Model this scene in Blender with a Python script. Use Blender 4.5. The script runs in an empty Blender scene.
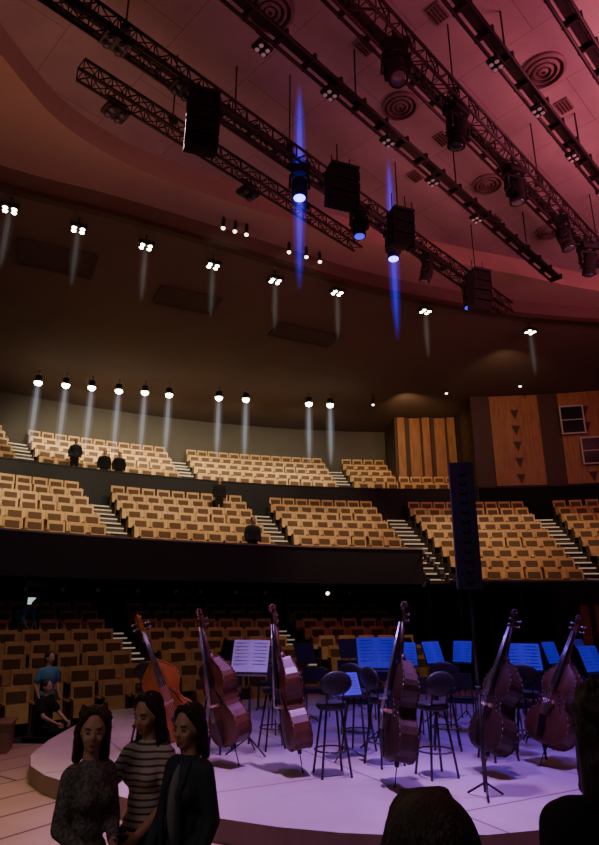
import bpy, math, random
from mathutils import Vector, Matrix, Euler
random.seed(7)
V=Vector
scene=bpy.context.scene
COL=scene.collection
def rad(a): return math.radians(a)

# ------------------------------------------------------------ materials
def mat(name,col,rough=.6,metal=0,col2=None,scale=8,emit=None,es=0,bump=0,stretch=None):
    m=bpy.data.materials.new(name); m.use_nodes=True
    nt=m.node_tree; b=nt.nodes['Principled BSDF']
    b.inputs['Roughness'].default_value=rough; b.inputs['Metallic'].default_value=metal
    c=(*col,1); c2=(*(col2 if col2 else [x*.8 for x in col]),1)
    tc=nt.nodes.new('ShaderNodeTexCoord'); no=nt.nodes.new('ShaderNodeTexNoise'); no.inputs['Scale'].default_value=scale
    no.inputs['Detail'].default_value=4
    src=tc.outputs['Object']
    if stretch:
        mp=nt.nodes.new('ShaderNodeMapping'); mp.inputs['Scale'].default_value=stretch
        nt.links.new(src,mp.inputs[0]); src=mp.outputs[0]
    nt.links.new(src,no.inputs['Vector'])
    r=nt.nodes.new('ShaderNodeValToRGB'); r.color_ramp.elements[0].color=c2; r.color_ramp.elements[1].color=c
    r.color_ramp.elements[0].position=.35; r.color_ramp.elements[1].position=.65
    nt.links.new(no.outputs['Fac'],r.inputs[0]); nt.links.new(r.outputs[0],b.inputs['Base Color'])
    if emit:
        b.inputs['Emission Color'].default_value=(*emit,1); b.inputs['Emission Strength'].default_value=es
        m.cycles.emission_sampling='NONE'
    if bump:
        bu=nt.nodes.new('ShaderNodeBump'); bu.inputs['Strength'].default_value=bump; bu.inputs['Distance'].default_value=.02
        nt.links.new(no.outputs['Fac'],bu.inputs['Height']); nt.links.new(bu.outputs[0],b.inputs['Normal'])
    return m
def brickmat(name,c1,c2,mort,scale,bw,bh,rough=.5,ms=.01,rot=0):
    m=bpy.data.materials.new(name); m.use_nodes=True; nt=m.node_tree; b=nt.nodes['Principled BSDF']
    b.inputs['Roughness'].default_value=rough
    tc=nt.nodes.new('ShaderNodeTexCoord'); mp=nt.nodes.new('ShaderNodeMapping'); mp.inputs['Rotation'].default_value=(0,0,rot)
    br=nt.nodes.new('ShaderNodeTexBrick'); br.inputs['Scale'].default_value=scale
    br.inputs['Brick Width'].default_value=bw; br.inputs['Row Height'].default_value=bh; br.inputs['Mortar Size'].default_value=ms
    br.inputs['Color1'].default_value=(*c1,1); br.inputs['Color2'].default_value=(*c2,1); br.inputs['Mortar'].default_value=(*mort,1)
    nt.links.new(tc.outputs['Object'],mp.inputs[0]); nt.links.new(mp.outputs[0],br.inputs['Vector'])
    no=nt.nodes.new('ShaderNodeTexNoise'); no.inputs['Scale'].default_value=1.7; no.inputs['Detail'].default_value=6
    nt.links.new(mp.outputs[0],no.inputs['Vector'])
    mx=nt.nodes.new('ShaderNodeMixRGB'); mx.blend_type='MULTIPLY'; mx.inputs[0].default_value=.35
    nt.links.new(br.outputs['Color'],mx.inputs[1]); nt.links.new(no.outputs['Fac'],mx.inputs[2])
    nt.links.new(mx.outputs[0],b.inputs['Base Color'])
    return m
def stripemat(name,c1,c2,freq,rough=.8):
    m=mat(name,c1,rough); nt=m.node_tree; b=nt.nodes['Principled BSDF']
    tc=nt.nodes.new('ShaderNodeTexCoord'); sp=nt.nodes.new('ShaderNodeSeparateXYZ'); nt.links.new(tc.outputs['Object'],sp.inputs[0])
    mu=nt.nodes.new('ShaderNodeMath'); mu.operation='MULTIPLY'; mu.inputs[1].default_value=freq; nt.links.new(sp.outputs[2],mu.inputs[0])
    fr=nt.nodes.new('ShaderNodeMath'); fr.operation='FRACT'; nt.links.new(mu.outputs[0],fr.inputs[0])
    gt=nt.nodes.new('ShaderNodeMath'); gt.operation='GREATER_THAN'; gt.inputs[1].default_value=.68; nt.links.new(fr.outputs[0],gt.inputs[0])
    mx=nt.nodes.new('ShaderNodeMixRGB'); mx.inputs[1].default_value=(*c1,1); mx.inputs[2].default_value=(*c2,1)
    nt.links.new(gt.outputs[0],mx.inputs[0]); nt.links.new(mx.outputs[0],b.inputs['Base Color'])
    return m
def painted_beam_mat(name,col,s):
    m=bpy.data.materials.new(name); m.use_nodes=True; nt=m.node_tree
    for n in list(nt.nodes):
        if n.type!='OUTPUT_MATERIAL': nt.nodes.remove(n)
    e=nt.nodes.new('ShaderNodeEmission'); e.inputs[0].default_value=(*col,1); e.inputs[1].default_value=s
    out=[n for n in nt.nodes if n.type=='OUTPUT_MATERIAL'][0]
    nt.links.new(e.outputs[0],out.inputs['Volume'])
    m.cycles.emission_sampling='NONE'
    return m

M={}
M['stage']=brickmat('stage_floor_wood',(.62,.52,.48),(.59,.49,.45),(.2,.15,.13),1,3.4,2.2,.5,.012,rad(62))
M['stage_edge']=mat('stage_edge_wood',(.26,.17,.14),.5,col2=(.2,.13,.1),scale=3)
M['floor']=brickmat('hall_floor_boards',(.46,.34,.22),(.42,.31,.2),(.12,.08,.06),1,5.0,.6,.5,.02,rad(-55))
M['pit']=mat('dark_carpet',(.05,.035,.03),.95,scale=20)
M['terr']=mat('terrace_carpet',(.05,.038,.03),.95,scale=15)
M['fascia']=mat('dark_fascia',(.014,.017,.019),.7,scale=3)
M['trimline']=mat('pale_rail',(.3,.3,.3),.5,scale=3)
M['wallback']=mat('brown_plaster',(.10,.088,.066),.9,col2=(.09,.078,.058),scale=1)
M['ceil_in']=brickmat('ceiling_panels',(.44,.36,.35),(.42,.345,.335),(.28,.21,.2),1,3.2,1.6,.8,.01,rad(45))
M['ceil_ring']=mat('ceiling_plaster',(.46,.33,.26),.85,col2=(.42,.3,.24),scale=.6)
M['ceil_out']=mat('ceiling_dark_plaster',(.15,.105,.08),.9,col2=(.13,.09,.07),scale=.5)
M['hatch']=mat('hatch_dark',(.08,.057,.045),.9)
M['woodpanel']=mat('wall_wood',(.34,.17,.06),.5,col2=(.24,.11,.035),scale=2,stretch=(6,6,.6))
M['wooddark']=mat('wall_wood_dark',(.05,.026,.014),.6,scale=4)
M['seatwood']=mat('seat_beech',(.64,.39,.16),.5,col2=(.52,.31,.12),scale=6)
M['seatpad']=mat('seat_fabric',(.15,.088,.047),.95,col2=(.11,.062,.034),scale=40)
M['steplight']=mat('step_nosing_light',(.7,.6,.42),.5,emit=(1,.85,.6),es=.2)
M['step']=mat('aisle_step',(.12,.1,.08),.8)
M['black']=mat('black_metal',(.012,.012,.014),.45,scale=12)
M['blackmat']=mat('black_matte',(.004,.004,.005),.95,scale=12)
M['truss']=mat('truss_metal',(.03,.02,.02),.5,.3)
M['chrome']=mat('chrome',(.5,.5,.52),.3,.9)
M['darkchrome']=mat('dark_chrome',(.12,.12,.13),.35,.9)
M['varnish']=mat('bass_varnish',(.5,.17,.025),.38,col2=(.38,.12,.018),scale=3,stretch=(5,5,.7))
M['varnish2']=mat('bass_varnish_dark',(.05,.022,.016),.4,col2=(.03,.014,.01),scale=3,stretch=(5,5,.7))
M['varnish3']=mat('bass_varnish_red',(.13,.048,.02),.4,col2=(.085,.03,.013),scale=3,stretch=(5,5,.7))
M['ebony']=mat('ebony',(.012,.010,.009),.35)
M['ink']=mat('printed_ink',(.12,.11,.4),.8)
M['bridge']=mat('bridge_maple',(.6,.42,.25),.5)
M['paper']=mat('paper_blue_light_tint',(.16,.13,.85),.8,col2=(.13,.11,.78),scale=30)  # blue stage light mixed into the paper colour
M['paperw']=mat('paper_lavender_light_tint',(.62,.58,.85),.8,col2=(.56,.52,.8),scale=30)  # white page with lavender light put into its colour
M['seatblack']=mat('black_vinyl',(.018,.018,.022),.5)
M['lampW']=mat('lamp_white',(1,1,.95),.4,emit=(1,.86,.62),es=30)
M['lampWs']=mat('lamp_white_soft',(1,1,.95),.4,emit=(1,.8,.6),es=6)
M['lampP']=mat('lamp_pink',(.3,.2,.22),.4,emit=(1,.6,.65),es=.12)
M['lampB']=mat('lamp_blue',(.1,.1,1),.4,emit=(.08,.06,1),es=16)
M['lampB2']=mat('lamp_blue_dim',(.1,.1,1),.4,emit=(.03,.02,1),es=1.5)
M['lensoff']=mat('lens_dark',(.05,.05,.08),.1)
M['glass']=mat('dark_glass',(.02,.02,.025),.1)
M['white']=mat('white_frame',(.5,.5,.5),.5)
M['vent']=mat('vent_metal',(.25,.17,.17),.6)
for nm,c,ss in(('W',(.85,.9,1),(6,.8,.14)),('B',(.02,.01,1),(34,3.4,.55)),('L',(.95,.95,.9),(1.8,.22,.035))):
    M['beam'+nm]=[painted_beam_mat('painted_beam_%s_%s'%({'W':'white','B':'blue','L':'pale'}[nm],d),c,s_) for d,s_ in zip(('core','inner','outer'),ss)]  # emission colours for the painted light streaks at the lamps
M['skin']=mat('skin',(.52,.30,.21),.55,col2=(.48,.27,.19),scale=14)
M['lips']=mat('lips',(.36,.12,.1),.5)
M['eyew']=mat('eye_white',(.3,.27,.25),.4)
M['iris']=mat('eye_iris',(.03,.015,.01),.2)
M['hair']=mat('dark_hair',(.022,.012,.009),.5,col2=(.008,.005,.004),scale=10,stretch=(14,14,1),bump=.6)
M['hair2']=mat('brown_hair',(.07,.035,.02),.5,col2=(.02,.011,.008),scale=10,stretch=(14,14,1),bump=.6)
M['sweater']=mat('grey_speckled_knit',(.2,.19,.19),.9,col2=(.06,.06,.062),scale=60,bump=.5)
M['stripes']=stripemat('striped_jersey',(.55,.48,.47),(.09,.07,.075),30)
M['jacket']=mat('navy_jacket',(.03,.042,.065),.8,scale=10,bump=.3)
M['top']=mat('grey_top',(.22,.22,.24),.85)
M['denim']=mat('dark_denim',(.02,.025,.04),.85,scale=30)
M['blackcloth']=mat('black_cloth',(.006,.006,.006),.95,scale=20)
M['blueshirt']=mat('blue_shirt',(.08,.26,.45),.85)
M['sign']=mat('lit_sign',(.6,.8,.8),.5,emit=(.7,.95,1),es=.8)
M['crate']=mat('plywood_box',(.25,.16,.09),.6)

# ------------------------------------------------------------ mesh builder
class MB:
    def __init__(s,k=1.0): s.v=[];s.f=[];s.m=[];s.sm=[];s.k=k;s.X=None
    def add(s,vs,fs,mi=0,smooth=False):
        o=len(s.v)
        for p in vs:
            p=V(p)
            if s.X: p=s.X@p
            s.v.append(p*s.k)
        for f in fs: s.f.append([i+o for i in f]); s.m.append(mi); s.sm.append(smooth)
    def box(s,c,sz,mi=0,R=None):
        c=V(c); h=V(sz)/2; vs=[]
        for x in(-1,1):
            for y in(-1,1):
                for z in(-1,1):
                    p=V((x*h.x,y*h.y,z*h.z))
                    if R: p=R@p
                    vs.append(c+p)
        s.add(vs,[(0,1,3,2),(4,6,7,5),(0,4,5,1),(2,3,7,6),(0,2,6,4),(1,5,7,3)],mi)
    def cyl(s,p0,p1,r0,r1=None,n=10,mi=0,smooth=True):
        p0=V(p0);p1=V(p1);r1=r0 if r1 is None else r1
        d=(p1-p0).normalized(); a=V((0,0,1)) if abs(d.z)<.9 else V((1,0,0))
        u=d.cross(a).normalized(); w=d.cross(u)
        vs=[];
        for i in range(n):
            t=2*math.pi*i/n; e=u*math.cos(t)+w*math.sin(t)
            vs.append(p0+e*r0); vs.append(p1+e*r1)
        fs=[(2*i,(2*i+2)%(2*n),(2*i+3)%(2*n),2*i+1) for i in range(n)]
        s.add(vs,fs,mi,smooth)
        o=len(s.v)-2*n
        s.f.append([o+2*i for i in reversed(range(n))]); s.m.append(mi); s.sm.append(False)
        s.f.append([o+2*i+1 for i in range(n)]); s.m.append(mi); s.sm.append(False)
    def ell(s,c,r,mi=0,R=None,nu=14,nv=9):
        c=V(c); r=V(r) if not isinstance(r,(int,float)) else V((r,r,r)); vs=[]
        def P(th,ph):
            p=V((r.x*math.sin(th)*math.cos(ph),r.y*math.sin(th)*math.sin(ph),r.z*math.cos(th)))
            return c+(R@p if R else p)
        vs.append(P(0,0))
        for j in range(1,nv):
            for i in range(nu): vs.append(P(math.pi*j/nv,2*math.pi*i/nu))
        vs.append(P(math.pi,0)); fs=[]
        for i in range(nu): fs.append((0,1+i,1+(i+1)%nu))
        for j in range(nv-2):
            for i in range(nu):
                a=1+j*nu+i;b=1+j*nu+(i+1)%nu
                fs.append((a,a+nu,b+nu,b))
        L=len(vs)-1
        for i in range(nu): fs.append((L,1+(nv-2)*nu+(i+1)%nu,1+(nv-2)*nu+i))
        s.add(vs,fs,mi,True)
    def cap(s,p0,p1,r0,r1=None,n=12,mi=0):
        r1=r0 if r1 is None else r1
        s.cyl(p0,p1,r0,r1,n,mi); s.ell(p0,r0*1.01,mi,nu=n,nv=8); s.ell(p1,r1*1.01,mi,nu=n,nv=8)
    def prism(s,pts,z0,z1,mi=0,mis=None):
        n=len(pts); vs=[V((p[0],p[1],z0)) for p in pts]+[V((p[0],p[1],z1)) for p in pts]
        o=len(s.v); s.add(vs,[tuple(range(n,2*n))],mi); 
        s.f.append([o+i for i in reversed(range(n))]); s.m.append(mi); s.sm.append(False)
        mm=mi if mis is None else mis
        for i in range(n):
            j=(i+1)%n; s.f.append([o+i,o+j,o+n+j,o+n+i]); s.m.append(mm); s.sm.append(False)
    def obj(s,name,mats,parent=None,label=None,category=None,group=None,kind=None,mw=None):
        me=bpy.data.meshes.new(name)
        me.from_pydata([tuple(p) for p in s.v],[],s.f)
        if not isinstance(mats,(list,tuple)): mats=[mats]
        for m in mats: me.materials.append(m)
        me.polygons.foreach_set('material_index',s.m); me.polygons.foreach_set('use_smooth',s.sm); me.update()
        o=bpy.data.objects.new(name,me); COL.objects.link(o)
        if parent: o.parent=parent
        if mw is not None: o.matrix_world=mw
        tag(o,label,category,group,kind); return o
def tag(o,label=None,category=None,group=None,kind=None):
    if label:o['label']=label
    if category:o['category']=category
    if group:o['group']=group
    if kind:o['kind']=kind
def empty(name,mw,label,category,group=None):
    e=bpy.data.objects.new(name,None); e.empty_display_size=.2; COL.objects.link(e); e.matrix_world=mw
    tag(e,label,category,group); return e
def copytree(src,mw,label=None,group=None):
    n=src.copy(); COL.objects.link(n); n.matrix_world=mw
    if label:n['label']=label
    if group:n['group']=group
    for c in src.children:
        k=c.copy(); COL.objects.link(k); k.parent=n; k.matrix_parent_inverse=c.matrix_parent_inverse.copy(); k.matrix_basis=c.matrix_basis.copy()
    return n
def T(x,y,z,yaw=0): return Matrix.Translation((x,y,z))@Matrix.Rotation(rad(yaw),4,'Z')

# ------------------------------------------------------------ hall geometry
CX,CY=6.4,-.4
def pol(R,t): return (CX+R*math.sin(rad(t)),CY+R*math.cos(rad(t)))
def sector(mb,R0,R1,z0,z1,t0,t1,mi=0,mis=None,step=2):
    n=max(1,int(abs(t1-t0)/step))
    for i in range(n):
        a=t0+(t1-t0)*i/n; b=t0+(t1-t0)*(i+1)/n
        mb.prism([pol(R0,b),pol(R1,b),pol(R1,a),pol(R0,a)],z0,z1,mi,mis)

mb=MB(); mb.box((1,14,-.75),(44,46,.3)); mb.obj('floor',M['pit'],label='dark carpeted floor of the hall',kind='structure')
mb=MB(); mb.prism([(-12,-4),(12,-4),(12,10.8),(-12,10.8)],-.6,-.2)
mb.obj('floor_apron',M['floor'],label='worn pale timber floor around the stage',kind='structure')
front=[(-3.62,12.9),(-3.75,11.4),(-3.7,10.0),(-3.55,9.0),(-3.3,8.4),(-2.95,7.95),(-2.53,7.6),(-1.7,7.0),(-.73,6.4),(-.2,6.17),(.35,6.02),(.9,5.95),(1.6,5.97),(2.34,6.15),(4.5,6.6),(8,7.6),(11,10)]
back=[pol(16.6,t) for t in (18,12,6,0,-6,-12,-18,-24,-30,-35)]
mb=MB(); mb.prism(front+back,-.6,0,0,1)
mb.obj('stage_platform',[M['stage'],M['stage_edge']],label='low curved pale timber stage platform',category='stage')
def terraces(name,R0,dr,n,z0,dz,t0,t1,zb,label):
    mb=MB()
    for k in range(n):
        sector(mb,R0+k*dr,R0+(k+1)*dr,zb if k==0 else z0+(k-1)*dz-.1,z0+k*dz,t0,t1)
    return mb.obj(name,M['terr'],label=label,kind='structure')
terraces('floor_stalls',17.3,.9,8,-.5,.24,-50,-6.8,-.6,'stepped floor of the stalls')
terraces('floor_middle_balcony',21.0,.85,7,3.0,.41,-50,16,2.8,'stepped floor of the middle balcony')
terraces('floor_side_balcony',18.45,.85,3,1.77,.41,-6.6,16,1.5,'lower stepped front rows of the balcony')
terraces('floor_upper_balcony',27.6,.9,6,6.3,.5,-50,-2.8,6.0,'stepped floor of the upper balcony')
terraces('floor_upper_balcony_end',27.6,.9,3,6.3,.5,-2.8,3.3,6.0,'short stepped end of the upper balcony')
mb=MB(); sector(mb,20.8,21.0,2.65,3.74,-50,-6.6); mb.obj('wall_balcony_front',M['fascia'],label='dark curved balcony parapet',kind='structure')
mb=MB(); sector(mb,20.76,21.04,3.74,3.79,-50,-6.6); mb.obj('trim_1',M['trimline'],label='pale capping rail of the balcony parapet',kind='structure')
mb=MB(); sector(mb,18.2,18.45,-.6,2.62,-6.6,16); mb.obj('wall_side_balcony_front',M['fascia'],label='dark wall below the side balcony',kind='structure')
mb=MB(); sector(mb,18.16,18.49,2.62,2.68,-6.6,16)
for i in range(8):
    R0=18.45+i*.3; z=2.66+i*.14
    sector(mb,R0,R0+.3,z-.1,z+.08,-6.75,-6.6)
mb.obj('trim_2',M['trimline'],label='pale capping rail of the side balcony',kind='structure')
mb=MB(); sector(mb,18.2,25.4,-.6,2.56,-6.75,-6.6); mb.obj('wall_cheek',M['fascia'],label='dark end wall of the side balcony',kind='structure')
mb=MB(); sector(mb,27.4,27.6,5.3,7.02,-50,3.3); mb.obj('wall_upper_balcony_front',M['fascia'],label='dark upper balcony parapet',kind='structure')
mb=MB(); sector(mb,27.37,27.63,7.02,7.07,-50,3.3); mb.obj('trim_3',M['fascia'],label='capping of the upper parapet',kind='structure')
mb=MB(); sector(mb,21.0,27.4,2.57,2.65,-50,-6.6); mb.obj('ceiling_stalls',M['fascia'],label='black underside of the balcony',kind='structure')
mb=MB(); sector(mb,25.0,25.2,-.6,2.56,-50,-6.75); mb.obj('wall_stalls_back',M['fascia'],label='dark rear wall of the stalls',kind='structure')
mb=MB(); sector(mb,33.2,33.4,5.5,11.5,-50,-2.8); mb.obj('wall_back',M['wallback'],label='brown plaster rear wall',kind='structure')
def woodwall(name,R,t0,t1,z0,z1,label,tri=False,pitch=.7):
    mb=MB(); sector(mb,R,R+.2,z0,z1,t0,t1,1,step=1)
    w=(t1-t0); n=max(3,int(rad(w)*R/pitch))
    for i in range(n):
        a=t0+w*(i+.08)/n; b=t0+w*(i+(.92 if i%2 else .66))/n
        dep=.08 if i%2 else .22
        if not(tri and i%4==2):
            if tri and i%4==0: continue
            sector(mb,R-dep,R,z0+.05,z1-.05,a,b,0)
        else:
            sector(mb,R-.1,R,z0+.05,z1-.05,t0+w*(i-.2)/n,t0+w*(i+1.2)/n,0)
            nn=int((z1-z0)/.75)
            for j in range(nn):
                zc=z0+.35+j*.75
                c=t0+w*(i+.5)/n
                A=pol(R-.13,c-.4);B=pol(R-.13,c+.4);Cc=pol(R-.13,c)
                A2=pol(R-.09,c-.4);B2=pol(R-.09,c+.4);C2=pol(R-.09,c)
                mb.add([(*A,zc+.2),(*B,zc+.2),(*Cc,zc-.25),(*A2,zc+.2),(*B2,zc+.2),(*C2,zc-.25)],[(0,1,2),(0,3,4,1),(1,4,5,2),(2,5,3,0)],1)
    return mb.obj(name,[M['woodpanel'],M['wooddark']],label=label,kind='structure')
woodwall('wall_wood_rear',30.5,-2.75,3.3,7.3,11.4,'warm timber panelled wall with vertical fins',pitch=.62)
woodwall('wall_wood_side',27.3,3.3,16,7.1,11.4,'warm timber panelled side wall with triangle relief',True)
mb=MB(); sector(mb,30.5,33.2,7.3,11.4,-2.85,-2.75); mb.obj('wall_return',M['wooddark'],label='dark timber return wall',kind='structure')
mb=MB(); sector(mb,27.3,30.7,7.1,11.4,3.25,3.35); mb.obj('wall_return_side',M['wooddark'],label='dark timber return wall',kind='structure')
mb=MB(); sector(mb,27.0,27.3,5.4,7.0,3.3,16); mb.obj('wall_black_box_front',M['blackmat'],label='black low wall under the timber wall',kind='structure')
mb=MB(); sector(mb,26.95,27.32,7.0,7.08,3.3,16); mb.obj('trim_4',M['fascia'],label='black wall capping',kind='structure')
def window(name,t0,t1,z0,z1):
    mb=MB(); R=27.0
    sector(mb,R,R+.12,z0,z1,t0,t1,1)
    sector(mb,R-.05,R+.05,z0-.06,z0,t0-.12,t1+.12,0); sector(mb,R-.05,R+.05,z1,z1+.06,t0-.12,t1+.12,0)
    sector(mb,R-.05,R+.05,z0,z1,t0-.12,t0,0); sector(mb,R-.05,R+.05,z0,z1,t1,t1+.12,0)
    sector(mb,R-.03,R+.05,(z0+z1)/2-.02,(z0+z1)/2+.02,t0,t1,0)
    mb.obj(name,[M['white'],M['glass']],label='white-framed control room window',kind='structure')
window('window_1',11.4,13.3,9.4,10.6)
window('window_2',12.9,15,8.0,9.1)

# ceilings
outer=[(-16,7.0),(-11,9.6),(-7.15,12.1),(-5,13.1),(-2.7,14.3),(0,15.8),(2,16.85),(3.9,17.6),(7,18.6),(10.5,19.2),(16,19.6)]
inner=[(-6.0,-3),(-6.0,6),(-5.85,8.2),(-5.6,9.6),(-5.2,10.8),(-4.4,11.8),(-3.5,12.5),(-2.5,13.1),(0,14.4),(2.3,15.4),(4.6,16.3),(7,17.1),(10.5,18.2),(16,18.9)]
def smoothp(p,n=4):
    out=[]
    for i in range(len(p)-1):
        p0=V(p[max(0,i-1)]);p1=V(p[i]);p2=V(p[i+1]);p3=V(p[min(len(p)-1,i+2)])
        for j in range(n):
            t=j/n
            out.append(.5*((2*p1)+(-p0+p2)*t+(2*p0-5*p1+4*p2-p3)*t*t+(-p0+3*p1-3*p2+p3)*t**3))
    out.append(V(p[-1])); return [(q.x,q.y) for q in out]
oc=smoothp(outer); ic=smoothp(inner)
ZI,ZR,ZO=12.6,12.0,11.4
mb=MB(); mb.prism(ic+[(16,-3)],ZI,ZI+.2); mb.obj('ceiling',M['ceil_in'],label='panelled ceiling above the stage',kind='structure')
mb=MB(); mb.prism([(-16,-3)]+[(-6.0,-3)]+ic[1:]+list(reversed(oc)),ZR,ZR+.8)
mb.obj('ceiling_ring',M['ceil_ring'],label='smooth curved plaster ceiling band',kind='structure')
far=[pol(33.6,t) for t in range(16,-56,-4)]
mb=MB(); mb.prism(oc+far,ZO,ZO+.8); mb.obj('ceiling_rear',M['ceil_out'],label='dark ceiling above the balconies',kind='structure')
mb=MB()
for i in range(len(oc)-1):
    a=V((*oc[i],0));b=V((*oc[i+1],0)); n=V((b.y-a.y,-(b.x-a.x),0)).normalized()
    a2=a+n*.22;b2=b+n*.22
    mb.prism([(a.x,a.y),(a2.x,a2.y),(b2.x,b2.y),(b.x,b.y)],ZO-.12,ZO+.02)
mb.obj('trim_5',M['wooddark'],label='dark curved edge of the ceiling',kind='structure')
for i,(x,y,w,d) in enumerate([(-6.9,15.2,2.0,1.3),(-3.6,17.6,1.9,1.1),(.2,20.2,2.4,1.0)]):
    mb=MB()
    for sx,sy,ww,dd in((0,.5,1,.06),(0,-.5,1,.06),(.5,0,.06,1),(-.5,0,.06,1)):
        mb.box((sx*w,sy*d,0.02),(w if ww==1 else .1,d if dd==1 else .1,.08),0)
    mb.box((0,0,.03),(w,d,.05),0)
    mb.obj('ceiling_hatch',[M['hatch']],label='dark rectangular hatch in the ceiling',category='ceiling hatch',group='ceiling hatches',mw=T(x,y,ZO-.05,25))
for x,y,r in[(5.08,9.97,.45),(2.24,10.9,.4),(4.95,13.5,.4),(7.4,15.6,.4),(-.55,8.65,.45),(7.6,11.6,.4)]:
    mb=MB()
    for j,rr in enumerate((1,.72,.46,.22)):
        n=24; vs=[];fs=[]
        for i in range(n):
            a=2*math.pi*i/n
            for q,zz in((rr,0),(rr,-.06),(rr-.12,-.09),(rr-.12,0)):
                vs.append((math.cos(a)*q*r,math.sin(a)*q*r,zz))
        for i in range(n):
            for q in range(4): fs.append((4*i+q,4*i+(q+1)%4,4*((i+1)%n)+(q+1)%4,4*((i+1)%n)+q))
        mb.add(vs,fs,0,False)
    mb.cyl((0,0,-.005),(0,0,-.02),r*.95,n=24,mi=1)
    mb.obj('ceiling_vent',[M['vent'],M['wooddark']],label='round ceiling air diffuser with concentric rings',category='vent',group='ceiling diffusers',mw=T(x,y,ZI))
for x,y in[(5.9,10.9),(3.4,11.9),(1.3,9.4),(5.6,15.0),(3.0,13.2),(2.6,8.7)]:
    mb=MB(); mb.box((0,0,-.02),(.42,.28,.04),0)
    for j in range(4): mb.box((0,-.1+j*.066,-.05),(.36,.025,.03),1)
    mb.obj('ceiling_grille',[M['vent'],M['wooddark']],label='small rectangular ceiling grille',category='vent',group='ceiling grilles',mw=T(x,y,ZI,45))

# ------------------------------------------------------------ audience seats
def seatgeo(mb,X=None):
    mb.X=X
    Rb=Matrix.Rotation(rad(-12),3,'X')
    mb.box((0,.17,.68),(.50,.035,.46),0,Rb)
    mb.box((0,.135,.66),(.37,.05,.30),1,Rb)
    Rs=Matrix.Rotation(rad(-14),3,'X')
    mb.box((0,.02,.42),(.44,.03,.36),0,Rs)
    mb.box((0,.065,.43),(.42,.07,.34),1,Rs)
    for sx in(-1,1):
        mb.box((sx*.262,.02,.60),(.045,.36,.035),0)
        mb.box((sx*.262,.08,.30),(.03,.22,.58),1)
    mb.X=None
pos=[]
def rowseats(R,z,secs,w=.56):
    for a,b in secs:
        L=rad(b-a)*R; n=int(L/w)
        for i in range(n):
            t=a+(b-a)*(i+.5)/n; x,y=pol(R,t)
            if y<1 or x/y<-.56 or x/y>.54: continue
            pos.append((x,y,z,t))
for k in range(8): rowseats(17.3+.9*k+.5,-.5+.24*k,[(-47,-32.2),(-29.8,-18.9),(-16.5,-7.8)],.58)
ns=len(pos)
for k in range(7): rowseats(21.0+.85*k+.45,3.0+.41*k,[(-48,-32.8),(-30.4,-19.1),(-16.7,-7.0),(-3.7,7.0),(9.4,15)],.54)
for k in range(3): rowseats(18.45+.85*k+.45,1.77+.41*k,[(-3.7,7.0),(9.4,15)],.54)
for k in range(6): rowseats(27.6+.9*k+.5,6.3+.5*k,[(-47,-36.6),(-34.8,-23.6),(-21.8,-9.1),(-7.3,-3.1)]+([(-2.9,2.6)] if k<3 else []),.54)
def dist(p): return V((p[0],p[1],p[2]-1.4)).length
order=sorted(range(len(pos)),key=lambda i:dist(pos[i]))
sm=None
for i in order[:300]:
    x,y,z,t=pos[i]
    mwx=T(x,y,z,-t)
    g='stalls seats' if i<ns else 'balcony seats'
    if sm is None:
        mb=MB(); seatgeo(mb); o=mb.obj('auditorium_seat',[M['seatwood'],M['seatpad']]); sm=o.data
        o.matrix_world=mwx
    else:
        o=bpy.data.objects.new('auditorium_seat',sm); COL.objects.link(o); o.matrix_world=mwx
    tag(o,'tip-up theatre seat, pale wood frame and brown upholstery','seat',g)
mb=MB()
for i in order[300:]:
    x,y,z,t=pos[i]; seatgeo(mb,T(x,y,z,-t))
mb.obj('auditorium_seat_rows',[M['seatwood'],M['seatpad']],label='further rows of wood-framed brown theatre seats',category='seat',kind='stuff')

def aisle(t,R0,dr,n,z0,dz,w=1.0):
    mb=MB()
    for k in range(n-1):
        Ra,Rb,zz=R0+(k+.5)*dr,R0+(k+1)*dr,z0+k*dz+dz/2
        ww=w/(2*Ra)*57.3
        sector(mb,Ra,Rb,z0+k*dz,zz,t-ww,t+ww,0,step=5)
        sector(mb,Ra-.02,Ra+.03,zz-.03,zz+.01,t-ww,t+ww,1,step=5)
        sector(mb,Rb-.03,Rb,zz+dz/2-.03,zz+dz/2+.012,t-ww,t+ww,1,step=5)
    mb.obj('aisle_stairs',[M['step'],M['steplight']],label='carpeted aisle steps with pale lit nosings',category='stairs',group='aisle stairs')
for t in(-31.6,-17.9,): aisle(t,21.0,.85,7,3.0,.41,.84)
for t in(-5.2,8.2): aisle(t,18.45,.85,10,1.77,.41,.75)
for t in(-35.7,-22.7,-8.2): aisle(t,27.6,.9,6,6.3,.5,.8)
aisle(-17.7,17.3,.9,8,-.5,.24,.68); aisle(-31,17.3,.9,8,-.5,.24,.68)

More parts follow.
